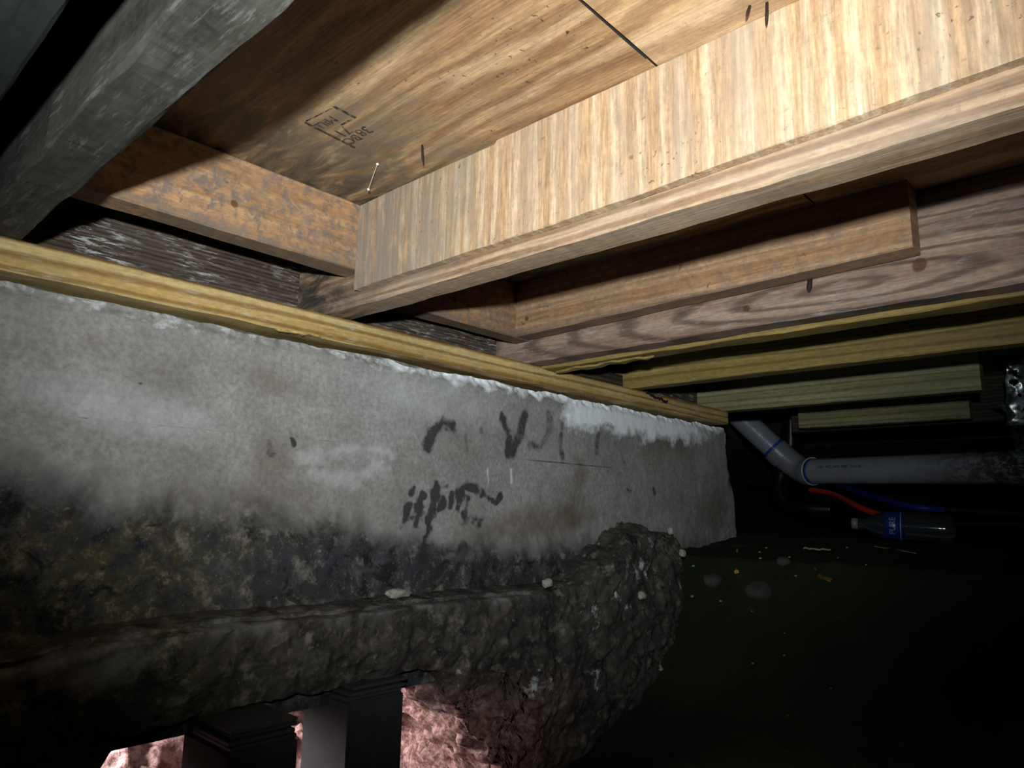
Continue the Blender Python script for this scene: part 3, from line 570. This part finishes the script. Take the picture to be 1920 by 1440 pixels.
for i, (x, y, z, l) in enumerate([(.4673, .6584, .4010, 'white spider cocoon speck on the subfloor'), (.4895, .7060, .3915, 'white speck at the lower end of the spider thread')]):
    o = chunk('cocoon', (x, y, z), (.0016, .0016, .0016), M['web'], 3 + i, 2, .2); ntag(o, l, 'cocoon')
V, F = tube_path([(.4673, .6584, .4010), (.478, .683, .3945), (.4895, .7060, .3915)], .00035, 6); ntag(mk('spider_thread', V, F, M['web']), 'fine white spider thread in the corner of subfloor and block', 'cobweb')

# ------------------------------------------------------------------ posts under the footing
def post(x, y, a, b, zt_, n, label, off=0):
    t_ = empty('support_post', (x + a/2, y + b/2, -.62)); ntag(t_, label, 'post')
    boxmesh('column', (x, y, -.64), (x + a, y + b, zt_), M['pier'], t_, .003)
    z = zt_ + .0004
    rs = random.Random(int(x*1000))
    for i in range(n):
        dx, dy, g = rs.uniform(-.003, .003) + off * i, rs.uniform(-.003, .003), .0022 * i
        boxmesh('shim_plate', (x + dx + .002 - off, y + dy + .002, z), (x + a + dx - .002, y + b + dy - .002, z + .0042), M['plate'], t_, .0006); z += .0058
    return t_
post(.383, .740, .080, .110, -.2535, 4, 'square dark post with a stack of steel shims showing its corner, at the lower left')
post(.563, .790, .088, .105, -.2440, 3, 'broad dark post standing right of the corner-on post, shims overhanging to the right', .003)

# ------------------------------------------------------------------ plumbing at the far right
t_ = empty('drain_pipe', (2.5, .65, .14)); ntag(t_, 'white plastic drain pipe with an elbow, running right from the wall end', 'pipe')
A0, A1 = Vector((2.640, 1.255, .4005)), Vector((2.7145, 1.090, .2125)); B0, B1 = Vector((2.713, 1.006, .157)), Vector((2.235, .060, .1275))
r_ = .0448
V, F = tube_path([A0.lerp(A1, i/24) for i in range(25)], r_, 40, smooth=False); sm(mk('pipe', V, F, M['pvc'], t_))
V, F = tube_path([B0.lerp(B1, i/60) for i in range(61)], r_ * 1.02, 40, smooth=False); o = sm(mk('pipe', V, F, M['pvc_soiled'], t_)); tag(o, 'long level pipe soiled with dark splashes')
dA = (A1 - A0).normalized(); dB = (B1 - B0).normalized()
mid = [A1 - dA*.045, A1 - dA*.01, A1 + (B0 - A1)*.5 + Vector((.010, -.004, -.010)), B0 + dB*.0, B0 + dB*.032]
V, F = tube_path(mid, r_ * 1.13, 44, sub=6, rfun=lambda f: .0448*(1.13 if f < .28 or f > .72 else 1.06)); o = sm(mk('elbow', V, F, simple('grey_white_fitting', '7a7c82', .35, 0, .12, 30), t_)); tag(o, 'slightly greyer elbow fitting')
def ring(c_, d, r0, L, mat, name, lab=None):
    V, F = lathe_axis(c_, c_ + d, [(0, r0*.96), (0, r0), (L, r0), (L, r0*.96)], 44); o = mk(name, V, F, mat, t_); sm(o); 
    if lab: tag(o, lab)
ring(A1 - dA*.056, dA, .0466, .010, M['primer'], 'primer_band', 'blue primer band'); ring(B0 + dB*.030, dB, .0520, .003, simple('bright_pvc_rim', 'd8dce4', .3, 0, .1, 30, bump=0), 'fitting_rim', 'bright rim of the elbow')
ring(B0 + dB*.033, dB, .0470, .014, M['primer'], 'primer_band', 'blue primer band')
ringd = (A1 + Vector((0,0,0)))
ring(A1 - dA*.002, dA, .0512, .004, M['pvc'], 'fitting_rim')
# printed lines on the pipes: text wrapped onto the side that faces the crawl space
def pipe_text(s, c_, d, ang, size, mat):
    d = d.normalized(); u = d.cross(Vector((0,0,1))).normalized(); v = d.cross(u)
    if v.z < 0: pass
    nrm = (u*math.cos(ang) + v*math.sin(ang)).normalized(); up = nrm.cross(d).normalized()
    m = Matrix((d, up, nrm)).transposed().to_4x4(); m.translation = c_ + nrm*(r_*1.02 + .0006)
    return text_mesh('pipe_print', s, size, mat, m, t_, .0003)
toward = lambda d, c_: (Vector((0,0,0)) - c_).normalized()
def facing_angle(c_, d):
    u = d.cross(Vector((0,0,1))).normalized(); v = d.cross(u); q = -c_; return math.atan2(q.dot(v), q.dot(u))
c1 = A1 - dA*.125; pipe_text('PVC  71  DWV', c1, dA, facing_angle(c1, dA) , .017, M['ink_blue'])
c2 = B0 + dB*.20; a2 = facing_angle(c2, dB); pipe_text('3 IN.  PVC DWV PIPE   SCH 40', c2, dB, a2 - .30, .015, M['ink_blue'])

V, F = tube_path([(2.883,1.117,.402),(2.903,1.142,.221),(2.889,1.177,.145),(2.876,1.177,.081),(2.875,1.144,.038),(2.872,1.076,.022),(2.891,.981,.020)], .037, 28)
ip = sm(mk('insulated_pipe', V, F, M['foam'])); ntag(ip, 'black foil-wrapped pipe bending behind the white elbow', 'pipe')
for i, (c_, d) in enumerate([((2.898,1.135,.262), (.1,.1,-1)), ((2.890,1.176,.150), (-.3,.1,-1)), ((2.878,1.178,.100), (-.1,-.05,-1))]):
    d = Vector(d).normalized(); V, F = lathe_axis(Vector(c_) - d*.001, Vector(c_)+d, [(0, .036), (0, .0385), (.003, .0385), (.003, .036)], 28); mk('tape_band', V, F, M['rust'], ip)
V, F = tube_path([(2.63,.965,.085),(2.60,.93,.082),(2.524,.846,.066),(2.363,.730,.028),(2.295,.658,.006),(2.249,.563,-.020),(2.22,.46,-.040)], .0085, 16)
ntag(sm(mk('red_tube', V, F, M['red_hose'])), 'red plastic water tube sagging below the white pipe', 'hose')
V, F = tube_path([(2.9,1.0,.12),(2.763,.877,.097),(2.615,.747,.061),(2.468,.615,.031),(2.455,.54,.022),(2.44,.505,.0205)], .010, 16)
ntag(sm(mk('blue_tube', V, F, M['blue_hose'])), 'dark blue plastic water tube behind the red one', 'hose')
V, F = tube_path([(2.452,.515,.0215),(2.437,.501,.020),(2.134,.233,.006),(1.95,.07,-.002)], .0065, 14)
ntag(sm(mk('copper_pipe', V, F, M['copper'])), 'thin dull pipe leading right from the blue tube', 'pipe')
V, F = tube_path([(2.449,.500,-.022),(2.137,.235,-.014),(1.95,.077,-.010)], .006, 14)
ntag(sm(mk('copper_pipe', V, F, M['copper'])), 'lower thin dull pipe to the right of the bottle', 'pipe')

# galvanized bracket and perforated strap
def sheet(name, P, holes, mat, parent, th=.0012, nu=26, nv=10, crumple=.002, seed=0, w_=None):
    """P(u,v)->(x,y,z); holes: list of (u,v,ru,rv) cut out of the sheet"""
    V = np.array([P(u, v) for u in np.linspace(0, 1, nu) for v in np.linspace(0, 1, nv)]); V = V + (crumple * np.stack([fbm(V, 40, 2, seed), fbm(V, 40, 2, seed+1), 0*V[:, 0]], 1))
    F = []
    for i in range(nu-1):
        for j in range(nv-1):
            u = (i+.5)/(nu-1); v = (j+.5)/(nv-1)
            if any(((u-a)/ra)**2 + ((v-b)/rb)**2 < 1 for a, b, ra, rb in holes): continue
            F.append((i*nv+j, (i+1)*nv+j, (i+1)*nv+j+1, i*nv+j+1))
    o = mk(name, V, F, mat, parent); m = o.modifiers.new('th', 'SOLIDIFY'); m.thickness = th; m.offset = 0
    return o
hg = empty('metal_bracket', (2.09, .25, .22)); ntag(hg, 'shiny galvanized sheet bracket hanging at the right edge of the photo', 'bracket')
def PB(u, v): return (2.072 + .03*u - .085*0*v + .008*math.sin(v*5), .273 + .014*u - .085*v, .402 - .178*u)
rs = random.Random(4)
sheet('plate', PB, [(.30, .25, .05, .07), (.42, .55, .05, .07), (.42, .18, .05, .09), (.33, .60, .04, .06), (.60, .3, .03, .05), (.72, .5, .04, .06), (.80, .42, .03, .05)], M['zinc'], hg, nu=60, nv=34, crumple=.005, seed=5)
def PT(u, v): return (2.083 + .012*u, .284 + .030*(1-u)*v, .274 - .028*u + .002*v - .0 + .012*u*v)
sheet('tab', PT, [], M['zinc'], hg, nu=8, nv=6, crumple=.001, seed=6)
pc = B0 + dB * ((.300 - B0.y) / dB.y)
def PS(u, v):
    # down from the bracket, then round under the pipe
    if u < .45:
        f = u/.45; a = (2.108, .283, .226); b = (pc.x - .050, .300, pc.z + .030); x, y, z = [a[k]*(1-f)+b[k]*f for k in range(3)]
    else:
        f = (u-.45)/.55; an = PI*.80 + f*PI*1.25; rr = .0505; uu = Vector((1, 0, 0)); x = pc.x + rr*math.cos(an) ; z = pc.z + rr*math.sin(an); y = .300
    return (x + .006*v, y - .026*v, z)
stp = sheet('perforated_strap', PS, [(.08+.1*i, .5, .022, .16) for i in range(10)], M['zinc'], None, nu=90, nv=14, crumple=.0008, seed=8)
ntag(stp, 'perforated hanger strap looped round the white pipe below the bracket', 'strap')

# ------------------------------------------------------------------ bottle
bt = empty('water_bottle', (1.88, .45, -.05)); ntag(bt, 'clear plastic water bottle with a blue label lying on the soil', 'bottle')
b0 = Vector((1.857, .585, -.012)); b1 = Vector((1.902, .373, -.021)); gz = max(ground_z(1.87, .52), ground_z(1.89, .42)); zoff = (gz + .0335) - (-.017)
b0.z += zoff; b1.z += zoff; bt.location.z = gz
prof = [(0, .0), (0, .011), (.014, .011), (.016, .014), (.019, .014), (.021, .0115), (.030, .013), (.050, .026), (.066, .0318), (.072, .0322), (.108, .0318)]
for i in range(9): prof += [(.112 + .010*i, .0322), (.117 + .010*i, .0302)]
prof += [(.204, .0315), (.212, .027), (.214, .0)]
V, F = lathe_axis(b0, b1, prof, 40); sm(mk('bottle_body', V, F, M['pet'], bt))
V, F = lathe_axis(b0, b1, [(-.001, 0), (-.001, .0135), (.013, .0135), (.013, .012)], 28); sm(mk('cap', V, F, simple('white_cap', '6c7074', .4, 0, .1, 60, bump=0), bt))
V, F = lathe_axis(b0, b1, [(.070, .0327), (.070, .0331), (.110, .0331), (.110, .0327)], 40); sm(mk('label_band', V, F, M['label'], bt))
db = (b1 - b0).normalized(); cb = b0 + db*.088; q = (-cb); q = (q - db*q.dot(db)).normalized(); tang = q.cross(db).normalized()
xdir = -tang if tang.z < 0 else tang
ydir = q.cross(xdir).normalized()
m4 = Matrix((xdir, ydir, q)).transposed().to_4x4(); m4.translation = cb + q*.0336
tx = text_mesh('label_print', 'PURE', .018, M['label_white'], m4, bt, .0002)
me = tx.data    # wrap the lettering round the bottle
for v in me.vertices:
    pw = v.co + bt.location; rel = pw - cb; s1_ = rel.dot(xdir); h1 = rel.dot(q); a = s1_/.0336; ax = rel.dot(db)
    pw = cb + db*ax + (q*math.cos(a) + xdir*math.sin(a))*(h1); v.co = pw - bt.location
V, F = lathe_axis(b0, b1, [(.1035, .0332), (.1035, .0334), (.1055, .0334), (.1055, .0332)], 40); mk('label_stripe', V, F, M['label_white'], bt)

# ------------------------------------------------------------------ litter on the soil and stones on the ledge
def on_ground(x, y, dz=0.): return (x, y, ground_z(x, y) + dz)
def stick(name, a, b, r, mat, label, cat, head=None):
    a = Vector(on_ground(*a)); b = Vector(on_ground(*b)); a.z += r*1.1; b.z += r*1.1; V, F = tube_path([a, a*.5+b*.5+Vector((0,0,r*.8)), b], r, 10); o = sm(mk(name, V, F, mat)); ntag(o, label, cat)
    if head:
        d = (b-a).normalized(); V, F = lathe_axis(b, b + d, [(0, 0), (0, head), (.002, head), (.002, 0)], 12); mk('head', V, F, mat, o)
    return o
stick('screw_anchor', (1.571, .747), (1.444, .690), .0022, M['yellow'], 'small yellow plastic anchor lying on the dark soil near the wall', 'anchor', .0048)
stick('twig', (1.720, .500), (1.655, .402), .0011, M['chip'], 'thin pale twig on the soil below the bottle', 'twig')
o = splinter('wood_chip', on_ground(1.600, .608, .004), on_ground(1.612, .555, .004), .022, .003, 'pale wood chip on the soil left of the bottle', M['chip'], 9); o['category'] = 'chip'
def leaf(x, y, L, label):
    n = 9; V = []; F = []; z0 = ground_z(x, y) + .004; d1 = Vector((-.55, -.5, -.25)).normalized() ; s1 = Vector((.62, -.70, 0)).normalized()
    for i in range(n):
        f = i/(n-1); wd = L*.36*math.sin(PI*f**.8)**.8 + .0004; c = Vector((x, y, z0)) + Vector((.62, .70, .28)).normalized()*L*(.5-f)
        for s in (-1, 0, 1): q = c + s1*wd*s; V.append((q.x, q.y, q.z + (0.002 if s == 0 else .004) ))
    for i in range(n-1):
        for j in range(2): F.append((i*3+j, i*3+j+1, (i+1)*3+j+1, (i+1)*3+j))
    o = mk('leaf', V, F, M['leaf']); m = o.modifiers.new('t', 'SOLIDIFY'); m.thickness = .0006
    V, F = tube_path([Vector(V[1]), Vector(V[1]) + Vector((.006, .009, .006)), Vector(V[1]) + Vector((.008, .014, .012))], .0006, 6); mk('leaf_stalk', V, F, M['leaf'], o)
    return ntag(o, label, 'leaf')
leaf(1.43, .505, .034, 'single yellowed leaf lying on the dark soil slope')
for (x, y, r, l) in [(1.412, .630, (.030, .026, .018), 'rounded grey stone half sunk in the soil right of the rough lump'), (1.425, .735, (.022, .020, .014), 'small dark stone beside the crack at the edge of the lump'), (1.47, .60, (.016, .014, .010), 'small dark stone right of the rounded grey stone')]:
    ntag(sm(chunk('stone', on_ground(x, y, .002), r, M['rock'], int(x*1000) % 97, 3, .3)), l, 'stone')
bits = [(1.541,.681,.0035),(1.482,.654,.0035),(1.449,.792,.004),(1.40,.770,.004),(1.424,.741,.003),(1.38,.63,.002),(1.36,.56,.002),(1.50,.60,.003),(1.33,.55,.0025),(1.62,.70,.003),(1.55,.52,.002),(1.31,.60,.003),(1.39,.70,.0035),(1.44,.565,.003),(1.70,.55,.003),(1.30,.46,.002),(1.26,.52,.002),(1.46,.44,.002)]
for i, (x, y, r) in enumerate(bits):
    o = chunk('pebble', on_ground(x, y, r*.4), (r, r*.8, r*.6), M['chip'], i + 3, 2, .4); ntag(o, 'tiny pale crumb scattered on the dark soil right of the rough lump', 'pebble', 'pale crumbs on the dark soil')
def on_ledge(x, y):
    return float(np.interp(x, xs, ztop))
ntag((chunk('stone', (.657, .824, on_ledge(.657, 0) + .010), (.019, .011, .0075), M['stone'], 5, 2, .6)), 'flat pale stone lying on the footing ledge above the posts', 'stone')
ntag((chunk('stone', (.968, .806, on_ledge(.968, 0) + .010), (.011, .007, .009), M['stone'], 8, 2, .7)), 'upright white pebble on the footing ledge, right of the flat pale stone', 'stone')
ntag((chunk('stone', (1.325, .775, -.040), (.007, .006, .008), M['stone'], 12, 2, .7)), 'white pebble on top of the rough dark lump', 'stone')
ntag((chunk('stone', (1.20, .765, -.158), (.012, .007, .008), M['stone'], 15, 2, .7)), 'pale fragment bedded in the face of the rough lump', 'stone')
ntag((chunk('stone', (1.350, .762, -.085), (.008, .006, .008), M['stone'], 18, 2, .7)), 'whitish pebble stuck near the right edge of the rough lump', 'stone')
# flat rocks lying in the clay outside, seen through the opening
for i, (x, y, r) in enumerate([(.40, 1.16, (.045, .03, .015)), (.46, 1.22, (.04, .03, .015)), (.37, 1.25, (.05, .035, .018)), (.90, 1.27, (.03, .025, .02))]):
    ntag(sm(chunk('clay_clod', on_ground(x, y, .004), r, simple('pale_clay_clod', 'a0766c', .95, 0, .3, 40, bump=.4) if i == 0 else bpy.data.materials['pale_clay_clod'], i + 40, 3, .45)), ['flat clod in the lit clay left of the corner-on post', 'second clod behind the corner-on post in the lit clay', 'larger clod at the left edge of the lit opening', 'clod in the lit clay right of the broad post'][i], 'clod')
